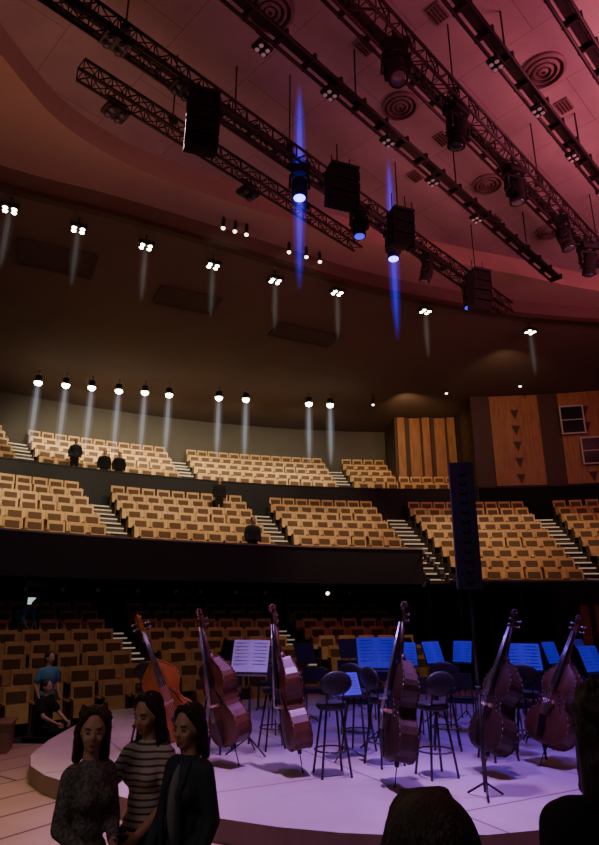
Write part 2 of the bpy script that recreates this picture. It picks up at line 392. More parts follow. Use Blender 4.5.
# ------------------------------------------------------------ trusses and bars
def truss(c,y0,y1,z,w=.3,label='black box lighting truss'):
    d=V((1,1,0)).normalized(); n=V((1,-1,0)).normalized()
    A=V((y0+c,y0,z)); L=(y1-y0)*math.sqrt(2)
    root=empty('lighting_truss',Matrix.Translation(A),label,'lighting truss','ceiling trusses')
    mb=MB(); h=w/2; cor=[(-h,-h),(h,-h),(h,h),(-h,h)]
    def P(s,k): a,b=cor[k%4]; return d*s+n*a+V((0,0,b))
    for k in range(4): mb.cyl(P(0,k),P(L,k),.03,n=6)
    m=int(L/w)
    for i in range(m):
        s0=L*i/m;s1=L*(i+1)/m
        for k in range(4):
            if i%2: mb.cyl(P(s0,k),P(s1,k+1),.014,n=4)
            else: mb.cyl(P(s0,k+1),P(s1,k),.014,n=4)
            mb.cyl(P(s0,k),P(s0,k+1),.011,n=4)
    mb.obj('truss_frame',M['truss'],root)
    k=max(2,int(L/3.2))
    for i in range(k):
        s=L*(i+.5)/k; mb=MB(); top=ZI-z
        mb.cyl(d*s+V((0,0,h)),d*s+V((0,0,top)),.015,n=6); mb.box(d*s+V((0,0,h+.05)),(.14,.14,.1)); mb.obj('hanging_cable',M['black'],root)
    return root
def bar(c,y0,y1,z):
    d=V((1,1,0)).normalized(); n=V((1,-1,0)).normalized(); A=V((y0+c,y0,z)); L=(y1-y0)*math.sqrt(2)
    root=empty('lighting_bar',Matrix.Translation(A),'dark double-pipe lighting bar below the ceiling','lighting bar','lighting bars')
    mb=MB()
    for o in(-.14,.14): mb.cyl(n*o,n*o+d*L,.035,n=8)
    mb.box(d*(L/2)+V((0,0,.12)),(L,.16,.1),0,Matrix.Rotation(rad(45),3,'Z'))
    m=int(L/.7)
    for i in range(m+1): mb.box(d*(L*i/m)+V((0,0,.05)),(.05,.36,.14),0,Matrix.Rotation(rad(45),3,'Z'))
    mb.obj('pipe',M['truss'],root)
    k=max(2,int(L/3))
    for i in range(k):
        s=L*(i+.5)/k; mb=MB(); mb.cyl(d*s+V((0,0,.15)),d*s+V((0,0,ZI-z)),.018,n=6); mb.obj('hanging_rod',M['black'],root)
truss(-6.1,5.2,15.2,10.75,.34,'black lattice box truss carrying moving heads')
truss(-10.3,6.2,16.6,10.55,.32,'black lattice box truss with blue moving heads')
truss(-12.1,8.3,13.6,10.8,.26)
bar(-8.4,5.6,16.0,11.2); bar(-4.9,5,14.8,11.3); bar(-3.3,4.5,13,11.5); bar(-11.2,6.6,15.4,11.2); bar(-7.3,6.6,15.2,11.9)

def painted_beams(root,p,half,r,ms,label):  # light streaks put in as nested glowing ellipsoids, no real haze
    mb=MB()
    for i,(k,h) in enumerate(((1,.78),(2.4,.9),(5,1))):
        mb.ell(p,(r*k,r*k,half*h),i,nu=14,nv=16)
    mb.obj('painted_light_beam',ms,root,label=label)
def moving_head(x,y,z,lens,label,tilt=0,yaw=0,s=1.2,beam=None,light=None):
    root=empty('moving_head_light',T(x,y,z,yaw),label,'stage light','moving head lights')
    mb=MB(s)
    mb.box((0,0,-.07),(.30,.24,.12)); mb.box((0,0,-.0),(.2,.1,.06)); mb.cyl((0,0,-.13),(0,0,-.17),.09,n=16); mb.cyl((0,0,-.05),(0,0,.22),.03,n=8); mb.box((0,0,.06),(.4,.05,.05)); mb.obj('base',M['black'],root)
    mb=MB(s); mb.box((0,0,-.19),(.34,.1,.04))
    for sx in(-1,1):
        mb.box((sx*.165,0,-.30),(.035,.1,.22)); mb.cyl((sx*.15,0,-.39),(sx*.19,0,-.39),.06,n=14)
    mb.obj('yoke',M['black'],root)
    mb=MB(s); mb.X=Matrix.Translation((0,0,-.39))@Matrix.Rotation(rad(tilt),4,'X')
    mb.ell((0,0,.09),(.12,.12,.10)); mb.cyl((0,0,.1),(0,0,-.15),.13,.115,n=18); mb.cyl((0,0,-.15),(0,0,-.24),.12,.125,n=18)
    for j in range(4): mb.box((0,0,.04-j*.045),(.28,.2,.012))
    mb.obj('head',M['blackmat'],root)
    mb=MB(s); mb.X=Matrix.Translation((0,0,-.39))@Matrix.Rotation(rad(tilt),4,'X'); mb.ell((0,0,-.245),(.1,.1,.035)); mb.obj('lens',lens,root)
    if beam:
        painted_beams(root,V((0,0,-.35)),2.5,.03,M['beamB'],'thin blue light streak painted as glowing volumes')
    return root
for i,(x,y) in enumerate([(1.55,7.65),(2.85,8.95),(4.45,10.55),(6.15,12.25),(7.2,13.3)]):
    moving_head(x,y,10.6,M['lensoff'],'black moving-head spotlight hanging from truss',[-20,10,0,-12,15][i],[0,40,20,60,10][i],1.3)
for i,(x,y,l,b) in enumerate([(0,10.3,M['lampB'],1),(1.32,11.6,M['lampB2'],None),(2.2,12.5,M['lampB'],1),(3.2,13.5,M['lensoff'],None),(4.6,14.9,M['lampB2'],None)]):
    moving_head(x,y,10.42,l,'black moving-head light glowing blue' if l!=M['lensoff'] else 'black moving-head spotlight, unlit',0 if l!=M['lensoff'] else 20,20*i,1.15,b)

def line_array(x,y,z,n,w,yaw,label):
    root=empty('line_array_loudspeaker',T(x,y,z,yaw),label,'loudspeaker')
    mb=MB(); mb.box((0,0,.04),(w*.9,.5,.06))
    for sx in(-1,1): mb.cyl((sx*w*.3,0,.05),(sx*w*.3,0,10.5-z if z<10.4 else .3),.012,n=6)
    mb.obj('rigging_frame',M['black'],root)
    yy=0;zz=0
    for i in range(n):
        a=i*6; h=.25
        mb=MB(); mb.X=Matrix.Translation((0,yy,zz))@Matrix.Rotation(rad(a),4,'X')
        mb.prism([(-w/2,-.18),(w/2,-.18),(w*.38,.2),(-w*.38,.2)],-h+.045,0,0)
        for j in range(4): mb.box((0,-.19,-.04-j*.04),(w*.92,.02,.012))
        for sx in(-1,1): mb.box((sx*w*.44,-.05,-h/2),(.03,.3,h),0)
        mb.obj('speaker_cabinet',M['blackmat'],root)
        zz-=h*math.cos(rad(a)); yy+=h*math.sin(rad(a))*.5
line_array(-1.65,8.35,10.15,4,.56,20,'black hanging line-array loudspeaker cluster')
line_array(.82,10.1,10.1,3,.66,20,'short black hanging loudspeaker cluster')
line_array(2.15,11.25,9.95,3,.54,20,'short black hanging loudspeaker cluster')
line_array(4.6,13.9,10.1,4,.54,20,'short black hanging loudspeaker cluster')

def cluster(x,y,z,lens,label,group,s=1,drop=.5,yaw=0,name='floodlight',beam=False):
    root=empty(name,T(x,y,z,yaw),label,'stage light',group)
    mb=MB(s); mb.box((0,0,.06),(.42,.3,.08)); mb.box((0,0,.12),(.1,.1,.06)); mb.cyl((0,0,.1),(0,0,drop/s),.02,n=8)
    if not beam: mb.box((0,0,drop/s),(.4,.06,.05))
    for i in range(2):
        for j in range(2): mb.cyl(((i-.5)*.2,(j-.5)*.15,.05),((i-.5)*.2,(j-.5)*.15,-.02),.06,.07,n=12)
    mb.obj('housing',M['black'],root)
    for i in range(2):
        for j in range(2):
            mb=MB(s); mb.ell(((i-.5)*.2,(j-.5)*.15,-.02),(.058,.058,.03),nu=12,nv=6); mb.obj('led_lens',lens,root)
    if beam: painted_beams(root,V((0,0,-.7)),1.0,.028,M['beamL'],'very faint thin light streak painted as glowing volumes')
    return root
def spot(loc,target,power,col,angle,blend=.6,r=.06,name='spot'):
    l=bpy.data.lights.new(name,'SPOT'); l.energy=power; l.color=col; l.spot_size=rad(angle); l.spot_blend=blend; l.shadow_soft_size=r
    o=bpy.data.objects.new(name,l); COL.objects.link(o); o.location=loc
    o.rotation_euler=(V(target)-V(loc)).to_track_quat('-Z','Y').to_euler(); return o
LED=[(-6.97,12.5),(-5.6,13.3),(-4.07,14.05),(-2.42,15),(-.71,15.8),(1.14,16.5),(4.05,17.7),(7.97,19.2)]
for i,(x,y) in enumerate(LED):
    cluster(x,y,11.05,M['lampW'],'four-lens white floodlight hanging below the ceiling','white floodlights',1.0,.35,25,beam=True)
    c=V((x-CX,y-CY,0)).normalized()
    tgt=V((CX,CY,0))+c*(26.0 if i<6 else 22.5)+V((0,0,5 if i<6 else 3))
    spot((x,y,10.95),tgt,950 if i<6 else 1000,(1,.79,.5),62 if i<6 else 72,.5)
for x,y in[(-.63,8.0),(.56,8.95),(1.8,10.15),(2.95,11.35),(4.3,12.7)]:
    cluster(x,y,10.9,M['lampP'],'small dim pinkish LED fixture on a bar','small LED fixtures',.72,.3,45)
for x,y in[(3.46,8.4),(4.6,9.45),(5.8,10.7),(7.0,11.9)]:
    cluster(x,y,11.0,M['lampP'],'small dim pinkish LED fixture on a bar','small LED fixtures',.72,.3,45)
for x,y in[(-2.9,7.4),(-2.0,8.3),(-3.3,8.8),(-1.1,11.0)]:
    cluster(x,y,10.3,M['lensoff'],'small unlit black LED fixture on truss','small LED fixtures',1.0,.3,45)
BACK=[(-10.8,23.6),(-9.77,23.9),(-8.78,24.2),(-7.75,24.6),(-6.68,24.8),(-5.7,25.1),(-3.57,25.5),(-2.39,25.7),(.43,26.3),(1.4,26.45)]
def downlight(x,y,z,r,top,lens,label,group,beam=True):
    root=empty('downlight',T(x,y,z),label,'ceiling light',group)
    mb=MB(); mb.cyl((0,0,.28),(0,0,0),r*.8,r*1.1,n=16); mb.cyl((0,0,.28),(0,0,top-z),.02,n=6); mb.obj('housing',M['black'],root)
    mb=MB(); mb.ell((0,0,-.01),(r,r,r*.9),nu=14,nv=8); mb.obj('lamp_lens',lens,root)
    if beam: painted_beams(root,V((0,0,-1.25)),1.75,.042,M['beamW'],'thin white light streak painted as glowing volumes')
for x,y in BACK:
    downlight(x,y,10.88,.16,ZO,M['lampW'],'bright white downlight above the upper balcony','balcony downlights')
    spot((x,y,10.6),(x-.3,y+3.5,8),300,(1,.86,.6),130,.9)
for x,y,z in[(3.37,26.45,10.88),(6.6,25.8,11.2),(9.6,24.9,11.2)]:
    downlight(x,y,z,.06,ZO,M['lampWs'],'small warm downlight under the dark ceiling','small downlights',False)
for x,y in[(-2.05,14.1),(-1.75,14.25),(-1.45,14.4),(-.3,15.25),(.2,15.5),(.6,15.75)]:
    downlight(x,y,11.66,.055,ZR,M['lampWs'],'tiny warm spotlight at the ceiling edge','ceiling edge spotlights',False)
for t,lens in[(-39,0),(-36.5,0),(-34,0),(-31,0),(-28,0),(-26,0),(-23,0),(-20.5,0),(-15,1),(-13,0)]:
    x,y=pol(21.4,t); root=empty('track_spotlight',T(x,y,2.57,-t),'small black spotlight under the balcony','ceiling light','under-balcony spotlights')
    mb=MB(); mb.cyl((0,0,0),(0,0,-.1),.02,n=6); mb.cyl((0,.06,-.14),(0,-.12,-.2),.06,.07,n=12); mb.obj('housing',M['black'],root)
    mb=MB(); mb.cyl((0,-.121,-.2),(0,-.13,-.203),.055,n=12); mb.obj('lamp_lens',M['lampWs'] if lens else M['chrome'],root)
x,y=pol(24.9,-36.2); mb=MB(); mb.box((0,0,0),(.3,.06,.34)); mb.box((0,-.04,-.02),(.22,.02,.2),1); mb.obj('wall_sign',[M['black'],M['sign']],label='small lit sign on the dark rear wall',category='sign',mw=T(x,y,2.15,36))
# ------------------------------------------------------------ back of stage
mb=MB(); mb.box((0,0,0),(3.3,.12,3.1),0)
for i in range(5): mb.box((-1.6+i*.8,-.08,0),(.05,.05,3.1),1)
mb.box((0,-.08,1.5),(3.3,.05,.06),1); mb.box((0,-.08,-1.5),(3.3,.05,.06),1)
mb.box((-1.2,.25,-1.5),(.1,.5,.1),1); mb.box((1.2,.25,-1.5),(.1,.5,.1),1)
mb.obj('acoustic_screen',[M['blackmat'],M['black']],label='tall black framed screen behind the stage',category='screen',mw=T(5.0,16.75,.97,0))
mb=MB(); mb.box((0,0,0),(2.4,.1,2.6),0)
for i in range(7): mb.box((-1.1+i*.366,-.06,0),(.22,.05,2.5),1)
mb.obj('wood_screen',[M['wooddark'],M['woodpanel']],label='timber slatted screen at the back of the stage',category='screen',mw=T(8.6,16.75,.72,-6))

# ------------------------------------------------------------ double bass
prof=[(0,.02),(.008,.11),(.03,.2),(.09,.285),(.16,.325),(.24,.335),(.33,.318),(.41,.27),(.455,.225),(.48,.205),(.54,.185),(.60,.18),(.66,.195),(.70,.22),(.72,.24),(.78,.26),(.85,.262),(.91,.24),(.98,.185),(1.04,.12),(1.09,.07),(1.12,.045)]
prof=[(t*.93,w*.92) for t,w in prof]
def make_bass(varn):
    B={}
    def dp(t): return .105 if t<.70 else .105-.05*(t-.70)/.37
    mb=MB(); nc=9; rows=[]
    for t,w in prof:
        z=.25+t; dep=dp(t)
        fr=[];bk=[]
        for i in range(nc):
            u=-1+2*i/(nc-1); ar=.035*(1-u*u)*min(1,w/.2)
            fr.append((u*w,-dep-ar,z)); bk.append((u*w,dep+ar*.6,z))
        rows.append(fr+bk)
    vs=[p for r in rows for p in r]; fs=[]; n2=2*nc
    for j in range(len(rows)-1):
        a=j*n2;b=a+n2
        for i in range(nc-1):
            fs.append((a+i,a+i+1,b+i+1,b+i)); fs.append((a+nc+i+1,a+nc+i,b+nc+i,b+nc+i+1))
    mb.add(vs,fs,0,True)
    rv=[];rf=[]
    for j,(t,w) in enumerate(prof):
        dep=dp(t)
        for sx in(-1,1): rv.append((sx*w*.985,-dep,.25+t)); rv.append((sx*w*.985,dep,.25+t))
    for j in range(len(prof)-1):
        a=4*j;b=a+4; rf.append((a,b,b+1,a+1)); rf.append((a+2,a+3,b+3,b+2))
    rf.append((0,1,3,2)); L=4*(len(prof)-1); rf.append((L,L+2,L+3,L+1))
    mb.add(rv,rf,0,False)
    for j in range(len(prof)-1):
        (t0,w0),(t1,w1)=prof[j],prof[j+1]
        for sx in(-1,1):
            for sy in(-1,1): mb.cyl((sx*w0,sy*dp(t0),.25+t0),(sx*w1,sy*dp(t1),.25+t1),.009,n=5,mi=1)
    for sx in(-1,1):
        pts=[(.075,.65),(.068,.635),(.078,.615),(.105,.575),(.12,.52),(.13,.465),(.15,.42),(.165,.405),(.157,.39)]
        for a,b in zip(pts[:-1],pts[1:]):
            def yy(p): return -.105-.035*(1-(p[0]/.2)**2)-.001
            mb.cyl((sx*a[0],yy(a),.25+a[1]),(sx*b[0],yy(b),.25+b[1]),.008,n=5,mi=2)
    B['body']=(mb,[varn,varn,M['ebony']])
    mb=MB(); mb.cyl((0,-.06,1.27),(0,-.075,1.70),.035,.024,n=12); mb.cyl((0,-.03,1.25),(0,-.05,1.35),.055,.034,n=12)
    mb.box((0,-.055,1.77),(.062,.05,.17))
    B['neck']=(mb,[varn])
    mb=MB(); pr=None
    for i in range(22):
        a=i/21*math.pi*3; r=.052*(1-i/26); p=V((0,-.065-math.sin(a)*r*.9,1.885-math.cos(a)*r))
        if pr is not None: mb.cyl(pr,p,.024*(1-i/40),n=8)
        pr=p
    mb.cyl((-.045,-.065,1.885),(.045,-.065,1.885),.018,n=10)
    B['scroll']=(mb,[varn])
    mb=MB(); 
    mb.add([(-.045,-.165,.95),(.045,-.165,.95),(.045,-.185,.95),(-.045,-.185,.95),(-.024,-.095,1.70),(.024,-.095,1.70),(.024,-.11,1.70),(-.024,-.11,1.70)],[(0,1,2,3),(4,7,6,5),(0,4,5,1),(2,6,7,3),(1,5,6,2),(0,3,7,4)],0)
    mb.cyl((0,-.165,.95),(0,-.09,1.70),.03,.02,n=8)
    B['fingerboard']=(mb,[M['ebony']])
    mb=MB(); mb.add([(-.03,-.16,.29),(.03,-.16,.29),(.05,-.2,.56),(-.05,-.2,.56),(-.03,-.175,.29),(.03,-.175,.29),(.05,-.215,.56),(-.05,-.215,.56)],[(0,3,2,1),(4,5,6,7),(0,1,5,4),(2,3,7,6),(1,2,6,5),(0,4,7,3)],0)
    B['tailpiece']=(mb,[M['ebony']])
    mb=MB()
    mb.box((-.055,-.150,.74),(.03,.04,.04)); mb.box((.055,-.150,.74),(.03,.04,.04)); mb.box((-.035,-.175,.74),(.03,.06,.018)); mb.box((.035,-.175,.74),(.03,.06,.018)); mb.box((0,-.212,.74),(.11,.03,.014))
    B['bridge']=(mb,[M['bridge']])
    for i in range(4):
        u=(i-1.5); mb=MB(); mb.cyl((u*.024,-.217,.55),(u*.024,-.23,.74),.0025,n=5); mb.cyl((u*.024,-.23,.74),(u*.011,-.115,1.70),.0025,n=5)
        B['string%d'%i]=(mb,[M['chrome']])
        mb=MB(); sx=-1 if i%2 else 1; z=1.72+.035*i; mb.cyl((sx*.02,-.055,z),(sx*.09,-.045,z),.006,n=6); mb.ell((sx*.105,-.045,z),(.022,.006,.016),nu=8,nv=5)
        B['peg%d'%i]=(mb,[M['chrome']])
    mb=MB(); mb.cyl((0,0,0),(0,0,.25),.006,n=8); mb.cyl((0,0,.20),(0,0,.26),.022,.03,n=10); mb.ell((0,0,.012),.013,nu=8,nv=6)
    B['endpin']=(mb,[M['black']])
    return B
CACHE={}
def place_bass(base,top,facing,varn,label):
    b=V(base);a=(V(top)-b).normalized(); f=V((math.cos(rad(facing)),math.sin(rad(facing)),0)); f=(f-a*f.dot(a)).normalized()
    y=-f; x=y.cross(a).normalized()
    m=Matrix((( x.x,y.x,a.x,b.x),(x.y,y.y,a.y,b.y),(x.z,y.z,a.z,b.z),(0,0,0,1)))
    if varn.name in CACHE: return copytree(CACHE[varn.name],m,label)
    root=empty('double_bass',m,label,'double bass','double basses on the stage')
    for k,(mb,ms) in make_bass(varn).items():
        nm='string' if k.startswith('string') else 'tuning_peg' if k.startswith('peg') else k
        mb.obj(nm,ms,root)
    CACHE[varn.name]=root
    return root
place_bass((-1.45,8.9,0.0),(-2.2,8.75,1.72),-75,M['varnish'],'orange-brown double bass leaning beside a stool')
place_bass((-.74,8.4,0.0),(-1.27,8.5,1.78),-140,M['varnish3'],'red-brown double bass leaning against a stool')
place_bass((.04,8.05,0.0),(-.27,8.15,1.8),-165,M['varnish3'],'red-brown double bass with its ribs showing')
place_bass((1.02,7.4,0.0),(1.3,7.55,1.8),-168,M['varnish2'],'dark brown double bass leaning on a black stool')
place_bass((2.12,7.95,0.0),(2.78,8.1,1.76),-160,M['varnish2'],'dark double bass tilted against a stool')
place_bass((2.95,8.4,0.0),(3.8,8.6,1.73),-150,M['varnish3'],'red-brown double bass tilted strongly to one side')

# ------------------------------------------------------------ stools, chairs, stands
def make_stool():
    root=empty('orchestra_stool',Matrix(),'tall black padded stool with backrest and footrest','stool','bass players\' stools')
    mb=MB(); mb.cyl((0,0,.70),(0,0,.735),.16,.19,n=20); mb.cyl((0,0,.735),(0,0,.78),.19,.175,n=20); mb.obj('seat',M['seatblack'],root)
    mb=MB(); mb.X=Matrix.Translation((0,.19,1.0))@Matrix.Rotation(rad(-8),4,'X')
    mb.ell((0,0,0),(.2,.04,.14),nu=20); mb.obj('backrest',M['seatblack'],root)
    mb=MB(); mb.cyl((-.1,.12,.72),(-.1,.2,1.0),.011,n=6); mb.cyl((.1,.12,.72),(.1,.2,1.0),.011,n=6); mb.obj('back_support',M['black'],root)
    for i in range(4):
        a=rad(45+90*i); mb=MB(); mb.cyl((math.cos(a)*.13,math.sin(a)*.13,.71),(math.cos(a)*.25,math.sin(a)*.25,0.0),.014,n=8); mb.obj('leg',M['black'],root)
    mb=MB(); n=20; R=.205
    for i in range(n):
        a=2*math.pi*i/n;b=2*math.pi*(i+1)/n; mb.cyl((math.cos(a)*R,math.sin(a)*R,.27),(math.cos(b)*R,math.sin(b)*R,.27),.010,n=6)
    mb.obj('footrest',M['darkchrome'],root)
    return root
st=make_stool(); st.matrix_world=T(.38,7.95,0,195)
for x,y,a in[(.80,9.15,150),(1.58,7.9,200),(2.05,9.4,170),(3.05,8.95,160),(3.75,9.5,190),(-.35,9.4,200),(-1.15,9.2,160),(-2.15,9.5,180),(1.05,8.45,120),(2.55,8.75,200)]:
    copytree(st,T(x,y,0,a))
def make_chair():
    root=empty('orchestra_chair',Matrix(),'black padded stacking chair with metal legs','chair','orchestra chairs')
    mb=MB(); mb.box((0,0,.45),(.44,.42,.05)); mb.box((0,-.005,.48),(.40,.38,.03)); mb.obj('seat',M['seatblack'],root)
    mb=MB(); R=Matrix.Rotation(rad(-10),3,'X'); mb.box((0,.235,.75),(.42,.035,.24),0,R); mb.box((0,.215,.75),(.36,.03,.19),0,R); mb.obj('backrest',M['seatblack'],root)
    for sx in(-1,1):
        mb=MB(); mb.cyl((sx*.2,-.18,.44),(sx*.21,-.22,0),.012,n=8); mb.obj('leg',M['darkchrome'],root)
        mb=MB(); mb.cyl((sx*.2,.17,.44),(sx*.21,.24,0),.012,n=8); mb.cyl((sx*.2,.17,.44),(sx*.2,.27,.85),.012,n=8); mb.obj('leg',M['darkchrome'],root)
    return root
ch=make_chair(); ch.matrix_world=T(-.2,10.6,0,190)
for x,y,a in[(.9,10.6,170),(1.7,10.15,180),(2.6,10.7,160),(3.4,10.2,200),(4.2,10.5,180),(.3,11.9,170),(1.5,12.0,190),(2.7,12.2,180),(3.9,12.2,170),(5.1,11.5,190),(-1.2,11.2,190),(5.4,10.3,170),(-.6,13.0,180),(4.9,13.4,185),(1.0,13.5,175)]:
    copytree(ch,T(x,y,0,a))
def make_stand(tilt=20,w=.5,h=.36):
    root=empty('music_stand',Matrix(),'black music stand with desk and tripod base','music stand','music stands')
    Rm=Matrix.Rotation(rad(-tilt),4,'X')
    mb=MB(); mb.X=Matrix.Translation((0,0,1.1))@Rm; mb.box((0,0,.02),(w,.012,h)); mb.box((0,-.03,-h/2+.02),(w,.07,.012)); mb.box((0,.02,0),(.05,.03,.12)); mb.obj('desk',M['black'],root)
    mb=MB(); mb.cyl((0,.02,.12),(0,.02,.65),.014,n=8); mb.cyl((0,.02,.62),(0,.02,1.1),.009,n=8); mb.obj('pole',M['black'],root)
    for i in range(3):
        a=rad(90+120*i); mb=MB(); mb.cyl((0,.02,.2),(math.cos(a)*.28,.02+math.sin(a)*.28,.012),.01,n=6); mb.obj('leg',M['black'],root)
    return root
def sheet(mw,tilt=20,w=.46,h=.36,name='sheet_music',label='open sheet music on a stand, blue light painted into its paper',pm='paper'):
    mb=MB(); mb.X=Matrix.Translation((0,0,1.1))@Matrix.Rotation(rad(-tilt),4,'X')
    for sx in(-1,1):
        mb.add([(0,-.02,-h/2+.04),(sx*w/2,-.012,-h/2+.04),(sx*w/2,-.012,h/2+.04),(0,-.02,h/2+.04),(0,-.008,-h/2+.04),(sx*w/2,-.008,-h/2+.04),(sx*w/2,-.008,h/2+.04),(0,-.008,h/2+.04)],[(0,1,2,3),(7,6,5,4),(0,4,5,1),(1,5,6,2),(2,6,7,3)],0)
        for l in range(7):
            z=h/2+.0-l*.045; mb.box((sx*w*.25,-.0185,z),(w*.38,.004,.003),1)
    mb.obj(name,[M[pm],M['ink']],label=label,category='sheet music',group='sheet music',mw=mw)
sd=make_stand()
STA=[(-.68,9.0,-12,1,1.12,1.25),(1.13,9.5,5,1,1.25,1.3),(.60,8.75,25,1,.95,.78),(1.72,10.6,0,1,.8,1.05),(2.3,11.2,35,1,.9,1),(2.85,11.4,-30,1,.7,1),(3.20,9.4,-8,1,1.15,1.2),(4.3,11.1,30,1,.7,1),(4.25,9.5,30,1,.9,1.05),(.1,11.3,50,0,1,1),(5.3,12.2,40,1,.8,1),(1.0,12.8,30,0,1,1),(-1.3,12.2,-40,0,1,1),(2.2,13.4,45,0,1,1)]
for i,(x,y,a,s,sc,hz) in enumerate(STA):
    m=T(x,y,0,a)@Matrix.Diagonal((sc,1,hz if hz<1 else 1+(hz-1)*.2,1))
    if i==0: sd.matrix_world=m
    else: copytree(sd,m)
    if s: sheet(m,h=.46 if i in(0,1) else .36,pm='paperw' if i==0 else 'paper',label='large open sheet music on a stand, lavender light painted into its paper' if i==0 else 'open sheet music on a stand, blue light painted into its paper')

root=empty('column_loudspeaker',T(1.90,7.05,0,-10),'tall black column loudspeaker on a thin pole','loudspeaker')
mb=MB(); mb.box((0,0,0),(.265,.22,1.42))
for j in range(12): mb.cyl((0,-.105,-.6+j*.11),(0,-.114,-.6+j*.11),.045,n=12)
mb.v=[v+V((0,0,2.76)) for v in mb.v]; mb.obj('cabinet',M['blackmat'],root)
mb=MB(); mb.cyl((0,0,.05),(0,0,1.0),.024,n=10); mb.cyl((0,0,1.0),(0,0,2.12),.018,n=10); mb.cyl((0,0,.98),(0,0,1.05),.034,n=10); mb.obj('pole',M['black'],root)
for i in range(3):
    a=rad(30+120*i); mb=MB(); mb.cyl((0,0,.14),(math.cos(a)*.2,math.sin(a)*.2,.015),.012,n=6); mb.obj('leg',M['black'],root)
mb=MB(); mb.box((0,0,.2),(.75,.5,.4)); mb.box((0,0,.405),(.8,.55,.03)); mb.box((0,-.26,.2),(.3,.02,.06),1); mb.obj('storage_crate',[M['crate'],M['black']],label='small plywood box beside the stage',category='box',mw=T(-4.75,10.2,-.2,15))
mb=MB(); mb.box((0,0,.2),(.42,.42,.36)); mb.box((0,0,.4),(.46,.46,.05),1); mb.obj('padded_box_seat',[M['black'],M['seatblack']],label='low black box used as a seat',category='seat',mw=T(-4.35,11.35,-.6,0))

# ------------------------------------------------------------ people
def hand(mb,w,d,n,side,g=0):
    w=V(w);d=V(d).normalized();n=V(n); n=(n-d*n.dot(d)).normalized(); s=d.cross(n)
    R=Matrix((s,d,n)).transposed()
    mb.ell(w+d*.045,(.04,.052,.016),0,R,12,8)
    ln=(.062,.074,.070,.054)
    for i in range(4):
        b=w+d*(.085-.004*abs(i-1.4))+s*((i-1.5)*.0205)*side
        m_=b+(d*.93+n*.36).normalized()*ln[i]*.5; t=m_+(d*.55+n*.83).normalized()*ln[i]*.5
        mb.cap(b-d*.01,m_,.0092,.0086,8); mb.cap(m_,t,.0086,.007,8)
    b=w+d*.03-s*.03*side; m_=b+(d*.55-s*side*.7+n*.3).normalized()*.04; t=m_+(d*.85-s*side*.25+n*.4).normalized()*.033
    mb.cap(b,m_,.012,.0105,8); mb.cap(m_,t,.0105,.008,8)
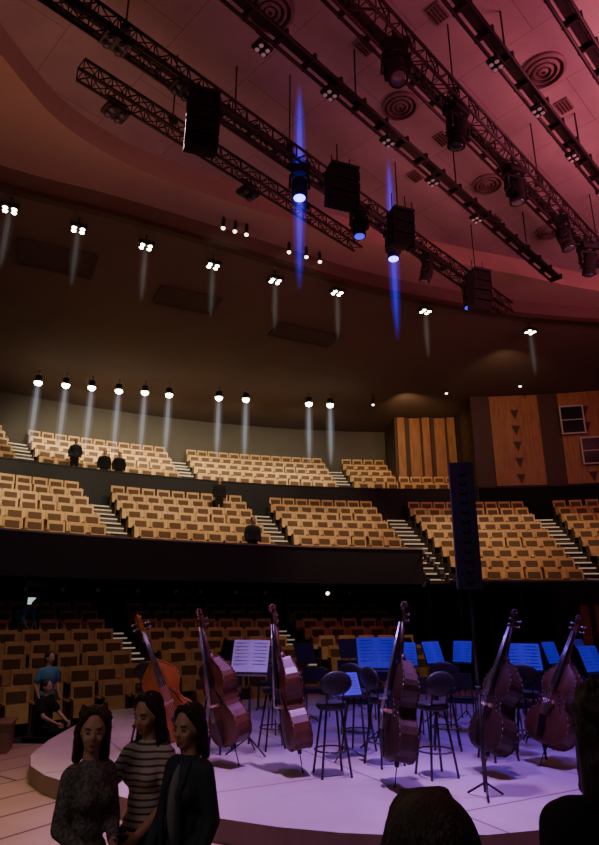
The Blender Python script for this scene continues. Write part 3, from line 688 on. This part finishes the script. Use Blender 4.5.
def person(label,x,y,z,yaw,H,outfit,hairm,hair='long',pose=None,vox=.009,head=(0,0,0),sw=1.0,bust=False):
    P=dict(elL=(.23,.03,1.14),wrL=(.22,-.1,.92),elR=(-.23,.03,1.14),wrR=(-.22,-.1,.92),
           knL=(.1,-.02,.49),anL=(.1,.02,.09),knR=(-.1,-.02,.49),anR=(-.1,.02,.09),lean=0,shift=0,nL=(-1,0,0),nR=(1,0,0))
    if pose: P.update(pose)
    k=H/1.7
    root=empty('person',T(x,y,z,yaw),label,'person')
    UB=Matrix.Translation((0,0,.95))@Matrix.Rotation(rad(P['lean']),4,'X')@Matrix.Translation((0,0,-.95))
    HM=UB@Matrix.Translation((0,.01,1.47))@Euler([rad(a) for a in head]).to_matrix().to_4x4()@Matrix.Translation((0,-.01,-1.47))
    def ub(p): return UB@V(p)
    def rem(o,v,f=4):
        m=o.modifiers.new('remesh','REMESH'); m.mode='VOXEL'; m.voxel_size=v; m.use_smooth_shade=True
        s=o.modifiers.new('smooth','SMOOTH'); s.iterations=f; s.factor=.5
    def body(mb,g=0,parts='all',sleeve=1.0):
        if parts in('all','up'):
            mb.X=UB
            mb.ell((0,.0,1.27),(.152*sw+g,.10+g,.17+g)); mb.ell((0,0,1.10),(.125*sw+g,.085+g,.13+g)); 
            mb.cap((-.135*sw,.01,1.37),(.135*sw,.01,1.37),.048+g*.8)
            mb.cyl((0,.01,1.35),(0,.012,1.42),.10*sw+g*.8,.055+g*.5,n=14)
            if bust:
                for sx in(-1,1): mb.ell((sx*.065*sw,-.07,1.25),(.06+g*.6,.055+g*.6,.055+g*.6))
            mb.X=None
            for sx,E,W in((1,'elL','wrL'),(-1,'elR','wrR')):
                sh=ub((sx*.165*sw,.01,1.36)); e=ub(P[E]); w=ub(P[W])
                ra=.046*(.5+.5*sw)
                if sleeve>=1: 
                    mb.cap(sh,e,ra+g,.038+g*.9); mb.cap(e,w if g==0 else e.lerp(w,.93),.037+g*.9,.026+g*.7)
                elif g==0: mb.cap(sh,e,ra,.038); mb.cap(e,w,.037,.026)
                else: mb.cap(sh,sh.lerp(e,.62),ra+g,ra+g)
            mb.X=UB
            if g>0: mb.ell((0,0,.98),(.145*(.4+.6*sw)+g,.10+g,.10))
            mb.X=None
        if parts in('all','low'):
            mb.ell((0,.005,.95),(.148*(.4+.6*sw)+g,.105+g,.12+g*.5))
            for sx,K,A in((1,'knL','anL'),(-1,'knR','anR')):
                h=V((sx*.085,0,.9)); mb.cap(h,P[K],.076+g,.052+g); mb.cap(P[K],P[A],.05+g,.034+g)
    mb=MB(k); body(mb)
    mb.X=UB; mb.cyl((0,.012,1.40),(0,.005,1.52),.047,.044,n=14)
    mb.X=HM
    mb.ell((0,.012,1.605),(.072,.092,.098),nu=18,nv=12); mb.ell((0,-.028,1.545),(.052,.056,.062)); mb.ell((0,-.060,1.503),(.022,.02,.018))
    mb.ell((0,-.045,1.565),(.057,.034,.055))
    mb.cap((0,-.078,1.600),(0,-.100,1.566),.008,.011,8); mb.ell((.011,-.091,1.563),(.008,.01,.007)); mb.ell((-.011,-.091,1.563),(.008,.01,.007))
    for sx in(-1,1): mb.ell((sx*.074,.012,1.585),(.012,.022,.032)); mb.ell((sx*.036,-.060,1.558),(.022,.02,.02)); mb.ell((sx*.03,-.072,1.617),(.02,.012,.008))
    mb.X=None
    for W,E,n,sd_ in(('wrL','elL','nL',1),('wrR','elR','nR',-1)):
        w=ub(P[W]); d=(w-ub(P[E])).normalized(); mb.cap(w-d*.02,w+d*.02,.026,.025); hand(mb,w+d*.01,d,P[n],sd_)
    for A in('anL','anR'): a=V(P[A]); mb.cap(a+V((0,.03,-.045)),a+V((0,-.13,-.055)),.035,.03)
    bo=mb.obj('body',M['skin'],root); rem(bo,vox,3)
    mb=MB(k); mb.X=HM; mb.ell((0,-.084,1.533),(.022,.007,.0042)); mb.ell((0,-.082,1.525),(.018,.007,.005)); mb.obj('lips',M['lips'],root)
    for sx in(-1,1):
        mb=MB(k); mb.X=HM; mb.ell((sx*.030,-.0735,1.593),(.0125,.0085,.0058)); mb.ell((sx*.030,-.0805,1.593),(.0055,.003,.0052),1); mb.obj('eye',[M['eyew'],M['iris']],root)
        mb=MB(k); mb.X=HM; mb.cap((sx*.017,-.0845,1.612),(sx*.034,-.081,1.617),.0028,.0026,6);mb.cap((sx*.034,-.081,1.617),(sx*.048,-.069,1.613),.0026,.002,6); mb.obj('eyebrow',hairm,root)
    mb=MB(k); mb.X=HM; mb.ell((0,.032,1.630),(.084,.090,.090),nu=18,nv=12)
    if hair in('long','curly','bob'):
        mb.ell((0,.072,1.53),(.074,.042,.13))
        for sx in(-1,1):
            mb.cap((sx*.05,-.035,1.672),(sx*.078,-.008,1.61),.020,.018); mb.cap((sx*.079,.0,1.61),(sx*.082,.01,1.48),.017,.020)
            mb.cap((sx*.072,.04,1.6),(sx*.078,.05,1.43),.032,.028)
            if hair=='long': mb.cap((sx*.082,.01,1.48),(sx*.085,-.055,1.30),.022,.014); mb.cap((sx*.05,.08,1.45),(sx*.05,.115,1.25),.036,.022)
        mb.cap((-.03,-.028,1.695),(.04,-.028,1.69),.022,.020)
        if hair=='curly':
            rs=random.Random(3)
            for i in range(60):
                a=rs.uniform(-.25,math.pi+.25); zz=rs.uniform(1.44,1.71)
                rr=.088 if zz<1.66 else .07
                mb.ell((math.cos(a)*rr,.03+math.sin(a)*rr,zz),rs.uniform(.014,.024),nu=8,nv=6)
    else:
        mb.ell((0,.05,1.57),(.077,.065,.07))
        for sx in(-1,1): mb.ell((sx*.068,-.005,1.635),(.02,.04,.04))
    o=mb.obj('hair',hairm,root); rem(o,max(vox,.009),2)
    top,tm,sl,g=outfit['top']
    mb=MB(k); body(mb,g,'up',sl); o=mb.obj(top,tm,root); rem(o,max(.012,vox),4)
    mb=MB(k); body(mb,.014,'low'); o=mb.obj('trousers',outfit['legs'],root); rem(o,max(.014,vox),4)
    if 'inner' in outfit:
        mb=MB(k); mb.X=UB; mb.ell((0,-.05,1.2),(.042,.1,.21)); mb.cyl((0,.005,1.38),(0,.0,1.43),.07,.055,n=14); mb.obj('undershirt',outfit['inner'],root)
        mb=MB(k); mb.X=UB
        for sx in(-1,1): mb.cap((sx*.055,-.05,1.41),(sx*.055,-.13,1.28),.016,.02); mb.cap((sx*.055,-.13,1.28),(sx*.065,-.125,.98),.02,.016)
        o=mb.obj('jacket_lapel',tm,root); rem(o,.012,2)
    for A in('anL','anR'):
        a=V(P[A]); mb=MB(k); mb.cap(a+V((0,.035,-.045)),a+V((0,-.14,-.052)),.044,.038); mb.box(a+V((0,-.05,-.078)),(.08,.26,.024))
        mb.obj('shoe',M['black'],root)
    return root
FL=-.2
person('woman with dark curly hair in a grey speckled sweater',-1.06,3.48,FL,48,1.52,dict(top=('sweater',M['sweater'],1.0,.012),legs=M['denim']),M['hair2'],'curly',
   dict(elL=(.15,-.02,1.13),wrL=(.06,-.19,1.06),elR=(-.155,.0,1.12),wrR=(-.06,-.2,1.0)),head=(4,0,-30),sw=.72,bust=True)
person('woman with long dark hair in a striped short-sleeved shirt',-.855,3.84,FL,-18,1.55,dict(top=('striped_shirt',M['stripes'],.4,.012),legs=M['denim']),M['hair'],'long',
   dict(elL=(.18,-.02,1.12),wrL=(.1,-.2,1.0),elR=(-.21,-.07,1.17),wrR=(-.14,-.24,1.14),nR=(0,0,-1)),head=(12,0,-10),sw=.78,bust=True)
person('woman in an open navy jacket over a grey top',-.575,3.54,FL,-32,1.53,dict(top=('jacket',M['jacket'],1.0,.014),legs=M['denim'],inner=M['top']),M['hair'],'bob',
   dict(elL=(.16,.03,1.12),wrL=(.14,-.08,.9),elR=(-.16,.0,1.12),wrR=(-.1,-.18,1.0)),head=(8,0,0),sw=.72,bust=True)
person('person in black seen from behind with full dark hair',.235,1.27,FL,180,1.675,dict(top=('jacket',M['blackcloth'],1.0,.02),legs=M['blackcloth']),M['hair'],'bob',vox=.011)
person('person in black clothing standing turned away',.875,1.9,FL,176,1.80,dict(top=('jacket',M['blackcloth'],1.0,.025),legs=M['blackcloth']),M['hair'],'curly',
   dict(elL=(.18,.05,1.12),elR=(-.18,.03,1.12),wrL=(.14,-.15,1.0),wrR=(-.14,-.15,1.0)),vox=.012,sw=.88)
person('technician in a blue shirt standing by the seats',-4.62,12.1,-.6,60,1.7,dict(top=('shirt',M['blueshirt'],.4,.02),legs=M['blackcloth']),M['hair'],'short',vox=.02)
person('person in black sitting on a low box',-4.35,11.4,-.6-.42,75,1.7,dict(top=('shirt',M['blackcloth'],.4,.02),legs=M['blackcloth']),M['hair'],'short',
   dict(knL=(.12,-.42,.93),anL=(.12,-.42,.51),knR=(-.12,-.42,.93),anR=(-.12,-.42,.51),elL=(.22,-.15,1.15),wrL=(.14,-.36,1.05),elR=(-.22,-.15,1.15),wrR=(-.14,-.36,1.05),lean=0),vox=.02)
x,y=pol(22.55,-38.3)
person('person in a light blue top bending over stalls seats',x,y,.70,70,1.7,dict(top=('shirt',M['blueshirt'],1,.02),legs=M['denim']),M['hair'],'short',
   dict(lean=55,elL=(.2,-.2,1.2),wrL=(.17,-.42,1.2),elR=(-.2,-.2,1.2),wrR=(-.17,-.42,1.2)),vox=.03)
for R,t,z,cl in[(21.4,-21.6,3.0,'denim'),(25.4,-21.9,5.05,'blackcloth'),(27.9,-30.5,6.3,'blackcloth'),(27.9,-29.3,6.3,'blackcloth'),(28.7,-32.5,6.8,'denim')]:
    x,y=pol(R,t); person('person in dark clothing standing among the balcony seats',x,y,z,20,1.7,dict(top=('jacket',M[cl],1,.03),legs=M['blackcloth']),M['hair'],'short',vox=.035)

# ------------------------------------------------------------ lights
def area(loc,target,power,col,sx,sy,name='area_light',spread=180):
    l=bpy.data.lights.new(name,'AREA'); l.shape='RECTANGLE'; l.size=sx; l.size_y=sy; l.energy=power; l.color=col; l.spread=rad(spread)
    o=bpy.data.objects.new(name,l); COL.objects.link(o); o.location=loc
    o.rotation_euler=(V(target)-V(loc)).to_track_quat('-Z','Y').to_euler(); return o
spot((1.0,6.4,9.9),(.2,6.9,0),5600,(.6,.27,1),38,.95,.15)
spot((3.6,7.0,9.9),(3.2,7.2,0),2500,(.5,.2,1),36,.95,.15)
spot((2.25,12.45,9.5),(2.6,10.6,0),900,(.14,.07,1),60,.9,.12)
spot((0,10.3,9.5),(0.0,9.4,0),700,(.45,.18,1),60,.9,.12)
spot((-2.0,8.4,10.0),(-2.4,8.6,0),1500,(1,.5,.62),44,.9,.15)
spot((4.4,7.4,8.6),(2.9,10.2,1.1),1500,(.05,.03,1),50,.8,.15)
spot((-.8,5.5,9),(-.68,9.0,1.1),450,(.5,.45,1),14,.8,.15)
area((9.8,8.5,8.6),(9.0,11.0,12.6),760,(1,.2,.33),5,4)
area((3.5,12.5,8.6),(4,13.5,12.4),60,(1,.26,.23),5,3)
area((-4.5,9.0,8.6),(-4.5,11,12.4),46,(1,.4,.24),4,4)
area((1.0,6.5,9.6),(1,8.5,12.4),26,(1,.17,.2),4,3)
spot((-6.0,7.0,9.0),(-4.2,6.0,-.2),1700,(1,.68,.4),44,.9,.3)
spot((-4.0,9.0,8.0),(-4.6,12.0,.5),300,(1,.85,.75),22,.9,.2)  # added lamp without a fixture, brightens the figures beside the stage
spot((-2.0,8.5,9.0),(-4.5,16.5,.8),260,(1,.82,.58),60,.9,.2)  # added neutral lamp without a fixture, lifts the stalls seats
area((-2.2,.2,4.2),(-.8,3.5,1.1),24,(1,.7,.6),1.5,1.5)  # added fill light for the foreground faces, no fixture
spot((7.5,20.5,10.9),(9.5,27,8.5),260,(1,.64,.34),95,.8)
spot((4.5,25.5,10.9),(6.2,30.4,9.6),420,(1,.62,.3),90,.8)

w=bpy.data.worlds.new('World'); scene.world=w; w.use_nodes=True
w.node_tree.nodes['Background'].inputs[0].default_value=(.055,.05,.06,1); w.node_tree.nodes['Background'].inputs[1].default_value=.35

cam=bpy.data.cameras.new('camera'); co=bpy.data.objects.new('camera',cam); COL.objects.link(co)
cam.sensor_fit='VERTICAL'; cam.sensor_height=36; cam.lens=26.0; cam.clip_start=.05; cam.clip_end=200
co.location=(0,0,1.8); co.rotation_euler=(rad(90+17.26),0,0)
scene.camera=co
